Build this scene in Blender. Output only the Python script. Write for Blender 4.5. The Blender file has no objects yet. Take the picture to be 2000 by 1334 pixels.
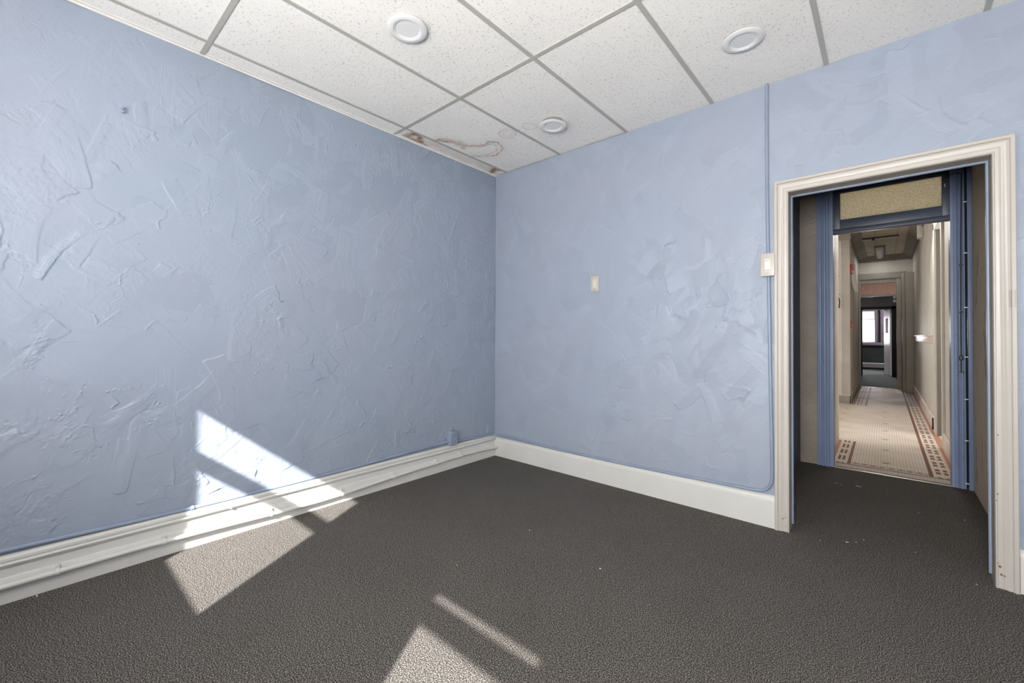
import bpy, bmesh, math, random
import numpy as np
from mathutils import Vector, Matrix
random.seed(7)
S = bpy.context.scene
C = S.collection

# ------------------------------------------------------------------ camera
CAM = (2.8258, -2.9608, 1.146); YAW, PITCH, ROLL = -0.7214, 0.0127, 0.0050
cd = bpy.data.cameras.new('camera'); cam = bpy.data.objects.new('camera', cd); C.objects.link(cam)
fw = Vector((math.cos(PITCH)*math.sin(YAW), math.cos(PITCH)*math.cos(YAW), math.sin(PITCH)))
rt = Vector((math.cos(YAW), -math.sin(YAW), 0)); up = rt.cross(fw)
r2 = math.cos(ROLL)*rt + math.sin(ROLL)*up; u2 = -math.sin(ROLL)*rt + math.cos(ROLL)*up
M = Matrix((r2, u2, -fw)).transposed().to_4x4(); M.translation = Vector(CAM)
cam.matrix_world = M
cd.sensor_width = 36; cd.sensor_fit = 'HORIZONTAL'; cd.lens = 825.74*36/2000
cd.shift_x = -0.0005; cd.shift_y = -0.0111; cd.clip_start = .02; cd.clip_end = 200
S.camera = cam

# ------------------------------------------------------------------ light and exposure
S.view_settings.view_transform = 'Standard'; S.view_settings.look = 'None'
S.view_settings.gamma = 1; S.view_settings.use_curve_mapping = False
S.view_settings.exposure = 0.0
w = bpy.data.worlds.new('sky'); S.world = w; w.use_nodes = True
bg = w.node_tree.nodes['Background']; bg.inputs[0].default_value = (.86, .93, 1, 1); bg.inputs[1].default_value = 2.5
sun = bpy.data.lights.new('sun', 'SUN'); so = bpy.data.objects.new('sun', sun); C.objects.link(so)
sun.energy = 22; sun.angle = math.radians(.6); sun.color = (1, .97, .93)
so.rotation_euler = Vector((-.584, 1, -.833)).to_track_quat('-Z', 'Y').to_euler()
def area(name, loc, d, sx, sy, e, col=(1, 1, 1)):
    l = bpy.data.lights.new(name, 'AREA'); o = bpy.data.objects.new(name, l); C.objects.link(o)
    l.shape = 'RECTANGLE'; l.size = sx; l.size_y = sy; l.energy = e; l.color = col
    o.location = loc; o.rotation_euler = Vector(d).to_track_quat('-Z', 'Z').to_euler()
    return o
DAY = (1, .975, .94)
area('daylight_window_1', (1.26, -3.965, 1.56), (-.1, 1, .3), .62, .86, 45, DAY)
area('daylight_window_2', (2.91, -3.965, 1.36), (0, 1, .6), .56, .9, 158, DAY)
area('daylight_side_corridor', (-.6, 4.7, 1.6), (1, 0, 0), 1.8, 2.2, 42, (1, .985, .97))
area('hall_fill_light', (2.85, 3.7, 2.95), (.0, -.6, -1), .7, 2.2, 32, (1, .97, .93))  # unseen fill light added to brighten the transom glass and hall floor
area('hall_fill_light', (2.76, 8.9, 2.86), (0, .05, -1), .12, 1.1, 4, (1, .97, .93))  # weak fill added below the ceiling fixture at the hall's far end
area('daylight_side_room', (4.4, 3.9, 1.5), (-1, 0, 0), .9, 1.2, 30, (1, .97, .94))
area('back_room_fill_light', (2.3, 11.6, 2.7), (0, .05, -1), .5, .5, 22, (1, .95, .95))  # unseen light added to lift the back room walls and pink transom
area('far_room_fill_light', (3.4, 15.4, 2.75), (0, .05, -1), .4, .4, 40, (1, .96, 1))  # unseen light added to brighten the far room
area('daylight_far_window', (2.25, 17.25, 1.5), (0, -1, 0), .8, 1.1, 130, (1, .97, 1))

# ------------------------------------------------------------------ helpers
def lin(c):
    return tuple(((v/255)/12.92 if v/255 <= .04045 else ((v/255+.055)/1.055)**2.4) for v in c)+(1,)
class NT:
    def __init__(s, name, rough=.5, color=(200, 200, 200), metallic=0, spec=.5):
        s.m = bpy.data.materials.new(name); s.m.use_nodes = True
        s.t = s.m.node_tree; s.b = s.t.nodes['Principled BSDF']
        s.b.inputs['Base Color'].default_value = lin(color); s.b.inputs['Roughness'].default_value = rough
        s.b.inputs['Metallic'].default_value = metallic; s.b.inputs['Specular IOR Level'].default_value = spec
        s.co = None
    def coord(s):
        if not s.co: s.co = s.t.nodes.new('ShaderNodeTexCoord').outputs['Object']
        return s.co
    def n(s, typ, **kw):
        nd = s.t.nodes.new(typ)
        for k, v in kw.items(): setattr(nd, k, v)
        return nd
    def l(s, a, b): s.t.links.new(a, b)
    def val(s, inp, v):
        if hasattr(v, 'is_linked') or hasattr(v, 'links'): s.l(v, inp)
        else: inp.default_value = v
    def math(s, op, a, b=0., c=0., clamp=False):
        nd = s.n('ShaderNodeMath', operation=op, use_clamp=clamp)
        s.val(nd.inputs[0], a); s.val(nd.inputs[1], b); s.val(nd.inputs[2], c)
        return nd.outputs[0]
    def noise(s, scale, detail=2, rough=.5, vec=None, stretch=None, dist=0):
        v = vec or s.coord()
        if stretch:
            mp = s.n('ShaderNodeMapping'); mp.inputs['Scale'].default_value = stretch; s.l(v, mp.inputs[0]); v = mp.outputs[0]
        nd = s.n('ShaderNodeTexNoise'); s.l(v, nd.inputs['Vector'])
        nd.inputs['Scale'].default_value = scale; nd.inputs['Detail'].default_value = detail
        nd.inputs['Roughness'].default_value = rough; nd.inputs['Distortion'].default_value = dist
        return nd.outputs['Fac']
    def ramp(s, f, stops):
        nd = s.n('ShaderNodeValToRGB'); s.l(f, nd.inputs[0]); e = nd.color_ramp.elements
        while len(e) < len(stops): e.new(.5)
        for el, (p, c) in zip(e, stops): el.position = p; el.color = c if len(c) == 4 else lin(c)
        return nd.outputs[0]
    def mix(s, f, a, b, mode='MIX'):
        nd = s.n('ShaderNodeMix', data_type='RGBA', blend_type=mode)
        s.val(nd.inputs[0], f)
        for i, v in ((6, a), (7, b)):
            if isinstance(v, tuple): nd.inputs[i].default_value = v if len(v) == 4 else lin(v)
            else: s.l(v, nd.inputs[i])
        return nd.outputs[2]
    def color(s, v): s.l(v, s.b.inputs['Base Color'])
    def bump(s, h, dist=.002, strength=1):
        nd = s.n('ShaderNodeBump'); nd.inputs['Strength'].default_value = strength; nd.inputs['Distance'].default_value = dist
        s.l(h, nd.inputs['Height']); s.l(nd.outputs[0], s.b.inputs['Normal'])
    def attr(s, name):
        nd = s.n('ShaderNodeAttribute', attribute_name=name); return nd.outputs['Fac']
    def xyz(s):
        nd = s.n('ShaderNodeSeparateXYZ'); s.l(s.coord(), nd.inputs[0]); return nd.outputs
    def band(s, v, a, b):
        return s.math('MULTIPLY', s.math('GREATER_THAN', v, a), s.math('LESS_THAN', v, b))

class MB:
    def __init__(s): s.bm = bmesh.new(); s.smooth = False
    def box(s, x0, x1, y0, y1, z0, z1, bev=0):
        t = bmesh.new()
        bmesh.ops.create_cube(t, size=1)
        for v in t.verts:
            v.co = Vector((x0+(v.co.x+.5)*(x1-x0), y0+(v.co.y+.5)*(y1-y0), z0+(v.co.z+.5)*(z1-z0)))
        if bev: bmesh.ops.bevel(t, geom=t.edges[:], offset=bev, segments=3, affect='EDGES', profile=.5)
        s.add(t); return s
    def add(s, t):
        me = bpy.data.meshes.new('tmp'); t.to_mesh(me); s.bm.from_mesh(me); bpy.data.meshes.remove(me); t.free()
    def rings(s, rings, closed=True, caps=True, smooth=False):
        vs = [[s.bm.verts.new(p) for p in r] for r in rings]; n = len(rings[0])
        for a, b in zip(vs, vs[1:]):
            for i in range(n if closed else n-1):
                j = (i+1) % n; f = s.bm.faces.new((a[i], a[j], b[j], b[i])); f.smooth = smooth
        if caps and closed:
            s.bm.faces.new(vs[0][::-1]); s.bm.faces.new(vs[-1])
        return s
    def tube(s, pts, r, n=14, sub=0):
        pts = [Vector(p) for p in pts]
        if sub:
            out = []
            for i in range(len(pts)-1):
                p0 = pts[max(i-1, 0)]; p1 = pts[i]; p2 = pts[i+1]; p3 = pts[min(i+2, len(pts)-1)]
                for k in range(sub):
                    t = k/sub
                    out.append(.5*((2*p1)+(-p0+p2)*t+(2*p0-5*p1+4*p2-p3)*t*t+(-p0+3*p1-3*p2+p3)*t**3))
            pts = out+[pts[-1]]
        T = [(pts[min(i+1, len(pts)-1)]-pts[max(i-1, 0)]).normalized() for i in range(len(pts))]
        a = T[0].orthogonal().normalized(); rings = []
        for p, t in zip(pts, T):
            a = (a-t*a.dot(t)).normalized(); b = t.cross(a)
            rings.append([p+r*(math.cos(2*math.pi*k/n)*a+math.sin(2*math.pi*k/n)*b) for k in range(n)])
        return s.rings(rings, smooth=True)
    def lathe(s, prof, o, axis, n=48):
        axis = Vector(axis).normalized(); a = axis.orthogonal().normalized(); b = axis.cross(a); o = Vector(o)
        rings = [[o+axis*h+max(r, 1e-4)*(math.cos(2*math.pi*k/n)*a+math.sin(2*math.pi*k/n)*b) for k in range(n)] for r, h in prof]
        return s.rings(rings, smooth=True)
    def prism(s, poly, f, t0, t1):
        # poly 2D points, f(u,v,t) -> xyz
        return s.rings([[Vector(f(u, v, t)) for u, v in poly] for t in (t0, t1)])
    def build(s, name, mat, parent=None, kind=None, label=None, cat=None, group=None, edge_split=True):
        bmesh.ops.recalc_face_normals(s.bm, faces=s.bm.faces[:])
        me = bpy.data.meshes.new(name)
        if parent is not None:
            bmesh.ops.translate(s.bm, verts=s.bm.verts[:], vec=-(wloc(parent)))
        s.bm.to_mesh(me); s.bm.free(); me.materials.append(mat)
        o = bpy.data.objects.new(name, me); C.objects.link(o)
        try: me.set_sharp_from_angle(angle=math.radians(35))
        except Exception: pass
        if parent is not None: o.parent = parent
        tag(o, label, cat, group, kind); return o
def wloc(o):
    v = Vector((0, 0, 0))
    while o is not None: v += Vector(o.location); o = o.parent
    return v
def tag(o, label=None, cat=None, group=None, kind=None):
    if label: o['label'] = label
    if cat: o['category'] = cat
    if group: o['group'] = group
    if kind: o['kind'] = kind
    return o
def thing(name, loc, label, cat, group=None):
    o = bpy.data.objects.new(name, None); C.objects.link(o); o.location = loc; o.empty_display_size = .05
    return tag(o, label, cat, group)
def box(name, mat, *a, parent=None, bev=0, kind='structure', **k):
    return MB().box(*a, bev=bev).build(name, mat, parent, kind if parent is None else None, **k)

# ------------------------------------------------------------------ materials
def paint(name, col, rough=.45, bs=90, bd=.0006, var=6, spec=.5, dirt=None):
    m = NT(name, rough, col, spec=spec)
    f = m.noise(3.5, 4, .6)
    c0 = tuple(max(0, v-var) for v in col); c1 = tuple(min(255, v+var) for v in col)
    c = m.ramp(f, [(.3, c0), (.7, c1)])
    if dirt: c = m.mix(m.math('GREATER_THAN', m.noise(dirt[1], 3, .6), dirt[2]), c, dirt[0])
    m.color(c); m.bump(m.noise(bs, 3), bd); return m.m
BLUE = (148, 159, 175)
def plaster_mat(name, col, tonevar):
    m = NT(name, .42, col, spec=.45)
    tone = m.attr('tone')
    hi = tuple(min(255, v+tonevar) for v in col); lo = tuple(v-tonevar for v in col)
    pink = (col[0]+12, col[1]+1, col[2]-2)
    c = m.mix(tone, lo, hi)
    c = m.mix(m.ramp(m.noise(1.1, 3, .6), [(.42, (0, 0, 0)), (.7, (150, 150, 150))]), c, pink)
    m.color(c)
    h = m.math('ADD', m.math('MULTIPLY', m.noise(120, 3, .6), .6), m.noise(420, 2, .5))
    m.bump(h, .0006); return m.m
M_plL = plaster_mat('blue_plaster_trowelled', BLUE, 4)
M_plR = plaster_mat('blue_plaster_smooth', (149, 159, 175), 11)
M_blue = paint('blue_paint', (146, 164, 194), .4)
M_conduit = paint('blue_painted_conduit', (135, 148, 168), .38, 200, .0003)
M_white = paint('white_trim_paint', (224, 221, 216), .38, 60, .0005, 4)
M_base = paint('white_baseboard_paint', (208, 207, 203), .35, 60, .0005, 4)
M_case = paint('cream_casing_paint', (183, 177, 170), .38, 30, .0003, 3)
def scuff(mat):
    t = mat.node_tree; N = NT.__new__(NT); N.m = mat; N.t = t; N.b = t.nodes['Principled BSDF']; N.co = None
    X, Y, Z = N.xyz(); k = N.math('MULTIPLY', N.math('MAXIMUM', N.band(X, 3.252, 3.262), N.band(X, 3.268, 3.273)), N.band(Z, 1.285, 1.365))
    src = N.b.inputs['Base Color'].links[0].from_socket
    N.color(N.mix(N.math('MULTIPLY', k, .35), src, (120, 112, 106)))
scuff(M_case)
M_frame = paint('dark_blue_frame_paint', (134, 149, 182), .4, 60, .0008, 6)
M_frame_shaded = paint('shaded_frame_paint', (76, 84, 102), .4, 60, .0006, 6)  # frame blue darkened to carry the shade at the top of the opening
M_dark = paint('dark_recess', (20, 20, 22), .8)
M_plate = paint('almond_plastic', (184, 178, 169), .35, 300, .0001, 2)
M_switch = paint('ivory_plastic', (208, 203, 192), .3, 300, .0001, 2)
M_slot = paint('socket_slot', (40, 36, 32), .7)
M_bracket = paint('bracket_black', (40, 36, 34), .5)
M_red = paint('red_plastic', (205, 45, 40), .35, 100, .0002, 4)
M_lightwhite = paint('white_enamel', (222, 222, 221), .35, 300, .0001, 1)
M_lens = paint('frosted_lens', (205, 205, 205), .35, 400, .0003, 2)
M_rust = paint('bare_wood_chip', (120, 78, 52), .8, 200, .001, 15)
M_metal = NT('zinc_can', .3, (190, 190, 190), 1).m
M_metal_dark = paint('blackened_rod', (52, 58, 74), .45)
M_hall = paint('hall_wallpaper', (212, 207, 199), .6, 70, .003, 7)
M_halltrim = paint('hall_trim_grey', (160, 154, 145), .45, 50, .0006, 6)
M_crown = paint('hall_crown_grey', (124, 118, 112), .5, 50, .001, 6)
M_hallwhite = paint('hall_baseboard', (226, 212, 204), .4)
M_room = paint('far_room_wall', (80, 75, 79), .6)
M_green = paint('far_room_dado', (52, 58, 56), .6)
M_lilac = paint('far_window_trim', (150, 142, 152), .45)
M_doorw = paint('far_door_white', (240, 236, 238), .4)
M_paper = paint('notice_paper', (238, 230, 226), .7)
M_thresh = NT('aluminium_threshold', .35, (215, 210, 200), .7).m
M_fleck = paint('white_fleck', (240, 238, 232), .7)
M_vestL = paint('vestibule_left_plaster', (72, 82, 104), .6, 40, .003, 8)
M_stub = paint('vestibule_stub_wallpaper', (150, 142, 132), .6, 35, .006, 10)

def peeled():
    m = NT('peeled_wallpaper', .65)
    f = m.noise(1, 5, .7, stretch=(7, 7, 2.6))
    g = m.noise(1, 4, .7, stretch=(30, 30, 5))
    c = m.mix(m.ramp(f, [(.36, (0, 0, 0)), (.42, (255, 255, 255))]), (176, 162, 150), (230, 214, 190))
    c = m.mix(m.ramp(g, [(.55, (0, 0, 0)), (.68, (120, 120, 120))]), c, (120, 106, 96))
    m.color(c); m.bump(m.math('ADD', f, m.math('MULTIPLY', g, .6)), .004); return m.m
M_peel = peeled()

def carpet(name, dark, light, hi):
    m = NT(name, .95, spec=.15)
    n1 = m.noise(240, 3, .9); n2 = m.noise(2.2, 3, .6); n3 = m.noise(400, 1, .5)
    c = m.ramp(n1, [(.37, dark), (.51, light), (.68, hi)])
    c = m.mix(m.ramp(n2, [(.4, (0, 0, 0)), (.7, (110, 110, 110))]), c, m.mix(.5, c, (dark[0]+6, dark[1], dark[2])))
    sp = m.math('GREATER_THAN', n3, .72)
    c = m.mix(m.math('MULTIPLY', sp, .35), c, (170, 165, 158))
    m.color(c); m.bump(m.math('ADD', n1, m.math('MULTIPLY', n3, .5)), .001); return m.m
M_carpet = carpet('charcoal_carpet', (12, 11, 10), (56, 52, 49), (208, 202, 195))
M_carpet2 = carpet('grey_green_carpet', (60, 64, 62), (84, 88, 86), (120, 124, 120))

def ceiling_mat():
    m = NT('acoustic_tile', .85, spec=.2)
    a = m.noise(46, 2, .5); k = m.noise(75, 1, .5, vec=None, stretch=(1, 1, 1), dist=.5)
    line = m.math('LESS_THAN', m.math('ABSOLUTE', m.math('SUBTRACT', a, .5)), .012)
    seg = m.math('GREATER_THAN', k, .56)
    worm = m.math('MULTIPLY', line, seg)
    vo = m.n('ShaderNodeTexVoronoi'); vo.inputs['Scale'].default_value = 120; m.l(m.coord(), vo.inputs['Vector'])
    dot = m.math('LESS_THAN', vo.outputs['Distance'], .14)
    pits = m.math('MAXIMUM', worm, m.math('MULTIPLY', dot, .6))
    base = m.ramp(m.noise(2, 3), [(.3, (238, 235, 230)), (.7, (245, 242, 237))])
    st = m.attr('stain'); st2 = m.attr('brown')
    c = m.mix(st, base, (176, 140, 108)); c = m.mix(st2, c, (138, 98, 46))
    c = m.mix(m.math('MULTIPLY', pits, .55), c, (128, 122, 114))
    m.color(c)
    h = m.math('SUBTRACT', m.math('MULTIPLY', m.noise(200, 2), .15), pits)
    m.bump(h, .0025); return m.m
M_ceil = ceiling_mat()
M_grid = paint('ceiling_grid_paint', (178, 176, 170), .4, 200, .0002, 3)

def mosaic():
    m = NT('mosaic_tile', .6, spec=.15)
    X, Y, Z = m.xyz()
    fx = m.math('FRACT', m.math('MULTIPLY', X, 1/.022)); fy = m.math('FRACT', m.math('MULTIPLY', Y, 1/.022))
    gr = m.math('MAXIMUM', m.math('LESS_THAN', fx, .2), m.math('LESS_THAN', fy, .2))
    white = m.ramp(m.noise(3, 3), [(.3, (222, 208, 192)), (.7, (236, 226, 214))])
    c = white
    brown = (124, 76, 60); terra = (190, 136, 112)
    py = m.math('FRACT', m.math('MULTIPLY', m.math('ADD', Y, -.02), 1/.285))
    sq = m.math('MULTIPLY', m.math('GREATER_THAN', py, .22), m.math('LESS_THAN', py, .86))
    inner = m.math('MULTIPLY', m.math('GREATER_THAN', py, .48), m.math('LESS_THAN', py, .6))
    deep = m.math('GREATER_THAN', Y, 2.03)
    def bandset(bands, ya, yb, c):
        my = m.band(Y, ya, yb)
        for (a, b, kind) in bands:
            k = m.math('MULTIPLY', m.band(X, a, b), my)
            if kind == 's': k = m.math('MULTIPLY', k, sq)
            if kind == 'i': k = m.math('MULTIPLY', k, m.math('MULTIPLY', sq, m.math('SUBTRACT', 1, inner)))
            c = m.mix(k, c, terra if kind == 't' else brown)
        return c
    c = bandset([(3.10, 3.128, 'b'), (3.150, 3.178, 'i'), (3.178, 3.198, 'x' if 0 else 'n0'), (3.198, 3.224, 'i'), (3.246, 3.30, 't')] if 0 else
                [(3.10, 3.128, 'b'), (3.150, 3.178, 'i'), (3.198, 3.224, 'i'), (3.246, 3.30, 't')], 1.95, 9.7, c)
    c = bandset([(2.565, 2.588, 'b'), (2.49, 2.508, 's'), (2.522, 2.542, 's'), (2.40, 2.466, 't')], 1.95, 3.04, c)
    c = bandset([(2.575, 2.60, 'b'), (2.47, 2.49, 's'), (2.51, 2.53, 's'), (2.38, 2.44, 't')], 6.3, 9.7, c)
    xb = m.band(X, 2.588, 3.10)
    px = m.math('FRACT', m.math('MULTIPLY', X, 1/.06))
    kk = m.math('MULTIPLY', m.math('MULTIPLY', m.band(Y, 1.975, 1.99), xb), 1.)
    c = m.mix(kk, c, brown)
    kk = m.math('MULTIPLY', m.math('MULTIPLY', m.band(Y, 2.02, 2.033), xb), 1.)
    c = m.mix(kk, c, brown)
    kk = m.math('MULTIPLY', m.math('MULTIPLY', m.band(Y, 1.996, 2.014), xb), m.math('GREATER_THAN', px, .5))
    c = m.mix(kk, c, brown)
    c = m.mix(m.band(Y, 1.92, 1.945), c, (104, 76, 66)); c = m.mix(m.math('LESS_THAN', Y, 1.80), c, (112, 96, 88))
    spk = m.math('GREATER_THAN', m.noise(180, 1), .52)
    c = m.mix(m.math('MULTIPLY', m.math('LESS_THAN', Y, 1.92), m.math('MULTIPLY', spk, .6)), c, (120, 100, 90))
    # small diamond marks
    ym = m.math('ABSOLUTE', m.math('SUBTRACT', m.math('FRACT', m.math('MULTIPLY', m.math('SUBTRACT', Y, 1.9), 1/.59)), .5))
    xm = m.math('ABSOLUTE', m.math('SUBTRACT', m.math('FRACT', m.math('MULTIPLY', m.math('SUBTRACT', X, 2.83+.235), 1/.47)), .5))
    mk = m.math('MULTIPLY', m.math('LESS_THAN', ym, .022), m.math('LESS_THAN', xm, .055))
    ym2 = m.math('ABSOLUTE', m.math('SUBTRACT', m.math('FRACT', m.math('MULTIPLY', m.math('SUBTRACT', Y, 1.9), 1/.59)), .5))
    mk = m.math('MULTIPLY', mk, m.math('MULTIPLY', m.math('GREATER_THAN', Y, 2.06), m.math('LESS_THAN', X, 3.0)))
    c = m.mix(mk, c, (70, 56, 56))
    c = m.mix(m.math('MULTIPLY', gr, .5), c, (150, 134, 122))
    # worn grey patch and ochre stain at the far end
    wr = m.math('MULTIPLY', m.band(Y, 6.7, 8.9), m.ramp(m.noise(2.5, 4), [(.42, (0, 0, 0)), (.6, (190, 190, 190))]))
    c = m.mix(wr, c, (120, 106, 124))
    oc = m.math('MULTIPLY', m.band(Y, 8.7, 9.6), m.band(X, 2.78, 3.0)); c = m.mix(m.math('MULTIPLY', oc, .8), c, (196, 160, 98))
    m.color(c); m.bump(gr, -.0012 if 0 else .001, .4); return m.m
M_mosaic = mosaic()

def tin():
    m = NT('pressed_tin', .5, spec=.4)
    X, Y, Z = m.xyz()
    f = m.math('FRACT', m.math('MULTIPLY', Y, 1/.09)); g = m.math('FRACT', m.math('MULTIPLY', X, 1/.3))
    ln = m.math('MAXIMUM', m.math('LESS_THAN', f, .25), m.math('LESS_THAN', g, .06))
    m.color(m.mix(ln, (206, 198, 182), (176, 168, 152))); m.bump(ln, .01, .8); return m.m
M_tin = tin()

def obscure(name, col, scale):
    m = NT(name, .25, col)
    t = m.t; out = t.nodes['Material Output']
    tr = m.n('ShaderNodeBsdfTranslucent'); gl = m.n('ShaderNodeBsdfGlossy'); gl.inputs['Roughness'].default_value = .25
    mx = m.n('ShaderNodeMixShader'); mx.inputs[0].default_value = .05
    f = m.noise(scale, 3, .7, dist=.2)
    m.l(m.ramp(f, [(.42, tuple(int(v*f_) for v, f_ in zip(col, (.92, .89, .8)))), (.6, col)]), tr.inputs[0])
    bp_ = m.n('ShaderNodeBump'); bp_.inputs['Distance'].default_value = .006; m.l(f, bp_.inputs['Height'])
    m.l(bp_.outputs[0], tr.inputs['Normal']); m.l(bp_.outputs[0], gl.inputs['Normal'])
    m.l(tr.outputs[0], mx.inputs[1]); m.l(gl.outputs[0], mx.inputs[2]); m.l(mx.outputs[0], out.inputs[0]); return m.m
M_obs = obscure('pebbled_transom_glass', (255, 252, 244), 85)
M_obs2 = obscure('pink_pebbled_glass', (255, 226, 222), 40)
def pane():
    m = NT('window_glass'); t = m.t; out = t.nodes['Material Output']
    a = m.n('ShaderNodeBsdfTransparent'); g = m.n('ShaderNodeBsdfGlossy'); g.inputs['Roughness'].default_value = .02
    mx = m.n('ShaderNodeMixShader'); mx.inputs[0].default_value = .05
    m.l(a.outputs[0], mx.inputs[1]); m.l(g.outputs[0], mx.inputs[2]); m.l(mx.outputs[0], out.inputs[0]); return m.m
M_pane = pane()
def blind():
    m = NT('pale_blind_fabric', .8, (236, 214, 214)); t = m.t; out = t.nodes['Material Output']
    a = m.n('ShaderNodeBsdfTranslucent'); a.inputs[0].default_value = lin((240, 222, 222))
    d = m.n('ShaderNodeBsdfDiffuse'); d.inputs[0].default_value = lin((236, 220, 222))
    mx = m.n('ShaderNodeMixShader'); mx.inputs[0].default_value = .5
    m.l(a.outputs[0], mx.inputs[1]); m.l(d.outputs[0], mx.inputs[2]); m.l(mx.outputs[0], out.inputs[0]); return m.m
M_blind = blind()

# ------------------------------------------------------------------ trowelled plaster height field
def vnoise(rng, shape, cell, px):
    """smooth value noise; cell in metres, px metres per sample"""
    ny, nx = shape; gy = int(ny*px/cell)+4; gx = int(nx*px/cell)+4
    g = rng.random((gy, gx))*2-1
    y = np.arange(ny)*px/cell; x = np.arange(nx)*px/cell
    yi = y.astype(int); xi = x.astype(int); fy = y-yi; fx = x-xi
    fy = (fy*fy*(3-2*fy))[:, None]; fx = (fx*fx*(3-2*fx))[None, :]
    a = g[yi][:, xi]; b = g[yi][:, xi+1]; c = g[yi+1][:, xi]; d = g[yi+1][:, xi+1]
    return (a*(1-fx)+b*fx)*(1-fy)+(c*(1-fx)+d*fx)*fy
def fract(rng, shape, cell, px, oct=4, gain=.55):
    s = 0; a = 1; t = 0
    for _ in range(oct): s = s+a*vnoise(rng, shape, cell, px); t += a; a *= gain; cell /= 2
    return s/t
def sstep(e0, e1, x):
    t = np.clip((x-e0)/(e1-e0), 0, 1); return t*t*(3-2*t)
def plaster(seed, W, H, px, amp, density, regions=(), ridge_p=.4, chains=50):
    """trowelled plaster: overlapping trowel passes with stepped edges, torn ridges, crumbly chains"""
    rng = np.random.default_rng(seed); nx = int(W/px)+1; ny = int(H/px)+1; sh = (ny, nx)
    h = .0022*fract(rng, sh, .45, px, 3)*amp; tone = np.full(sh, .5)
    nA = fract(rng, sh, .05, px, 4, .6); nB = fract(rng, sh, .018, px, 2, .7); nC = fract(rng, sh, .10, px, 3); nD = rng.random(sh)*2-1
    def bump1(x, y, a, r=None):
        r = r or rng.uniform(.0013, .0030); k = int(3*r/px)+2; i = int(y/px); j = int(x/px)
        if i-k < 0 or j-k < 0 or i+k >= ny or j+k >= nx: return
        yy = (np.arange(i-k, i+k)*px-y)[:, None]; xx = (np.arange(j-k, j+k)*px-x)[None, :]
        an = rng.uniform(0, 3.1); p_ = xx*math.cos(an)+yy*math.sin(an); q_ = -xx*math.sin(an)+yy*math.cos(an)
        h[i-k:i+k, j-k:j+k] += rng.uniform(.3, 1.)*.0012*a*np.exp(-(p_*p_*.55+q_*q_)/(r*r))
    def stroke(cx, cy, ang, L, Wd, curve, lift, ridge, tn, a):
        R = L/2+Wd/2+.04
        i0 = max(int((cy-R)/px), 0); i1 = min(int((cy+R)/px), ny); j0 = max(int((cx-R)/px), 0); j1 = min(int((cx+R)/px), nx)
        if i1-i0 < 3 or j1-j0 < 3: return
        yy = (np.arange(i0, i1)*px-cy)[:, None]; xx = (np.arange(j0, j1)*px-cx)[None, :]
        ca, sa = math.cos(ang), math.sin(ang)
        A = nA[i0:i1, j0:j1]; B = nB[i0:i1, j0:j1]; Cn = nC[i0:i1, j0:j1]
        u = xx*ca+yy*sa+Cn*.05+A*.022+B*.005; v = -xx*sa+yy*ca-curve*u*u+Cn*.014+A*.008+B*.0016
        # feathered on three sides, stepped on one long side and at the lift-off end
        m = sstep(Wd/2, Wd/2-.0025, v)*sstep(-Wd/2, -Wd/2+.03, v)*sstep(L/2, L/2-.004, u)*sstep(-L/2, -L/2+L*.6, u)
        loc = h[i0:i1, j0:j1]
        streak = np.interp(v.ravel(), np.linspace(-.2, .2, 110), rng.random(110)*2-1).reshape(v.shape)*rng.choice([.4, .8, 1.6])
        target = loc*.55+loc.mean()*.45+lift*a*(.4+.6*sstep(-L/2, L/2, u))+streak*.00010*a
        h[i0:i1, j0:j1] = loc*(1-m)+target*m
        tone[i0:i1, j0:j1] = tone[i0:i1, j0:j1]*(1-.7*m)+.7*m*tn
        if ridge:
            br = sstep(-.05, .25, Cn*.8+A+rng.uniform(-.2, .3))
            w = rng.uniform(.0014, .0028)
            e = np.exp(-((v-Wd/2+.0015)/w)**2)*sstep(L/2+.003, L/2-.008, u)*sstep(-L/2+rng.uniform(0, L*.6), -L/2+L*.8, u)
            h[i0:i1, j0:j1] += rng.uniform(.3, 1.2)*.001*a*e*br*(.7+B)
            if rng.random() < .5:
                e2 = np.exp(-((u-L/2+.002)/(w*1.3))**2)*sstep(Wd/2+.003, Wd/2-.004, np.abs(v))
                h[i0:i1, j0:j1] += rng.uniform(.4, 1.6)*.001*a*e2*sstep(-.1, .3, A+B*.6)
    def chain(x, y, ang, n, a):
        wd = rng.uniform(.004, .016)
        for _ in range(n):
            ang += rng.normal()*.25; x += math.cos(ang)*.004; y += math.sin(ang)*.004
            for _k in range(2): bump1(x+rng.normal()*wd, y+rng.normal()*wd, a*rng.choice([-.8, .6, 1.2]))
    def field(x0, x1, y0, y1, N, a, tv, cv):
        for _ in range(N):
            ang = rng.choice([rng.normal(.7, .35), rng.normal(-.85, .4), rng.normal(1.5, .35)])+(math.pi if rng.random() < .35 else 0)
            aa = a*rng.choice([.4, .7, 1.1])
            stroke(rng.uniform(x0, x1), rng.uniform(y0, y1), ang, rng.uniform(.07, .40), rng.uniform(.03, .13), rng.normal()*cv, rng.uniform(.0, .0007), rng.random() < ridge_p, .5+rng.choice([-1, 1])*rng.uniform(.05, tv), aa)
    field(0, W, 0, H, int(W*H*density), amp, .25, .8)
    for (x0, x1, y0, y1, n, a2, tv) in regions: field(x0, x1, y0, y1, n, a2, tv, 1.8)
    for _ in range(chains):
        chain(rng.uniform(0, W), rng.uniform(0, H), rng.choice([rng.normal(-1.0, .4), rng.normal(.7, .4)]), int(rng.uniform(8, 60)), amp*rng.uniform(.35, .85))
    rz = sstep(.08, .45, fract(rng, sh, .3, px, 3)); h += rz*(nB*.00026+nD*.00010)*amp
    # proud smears where the plaster meets the ceiling and floor mouldings
    return h, tone
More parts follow.
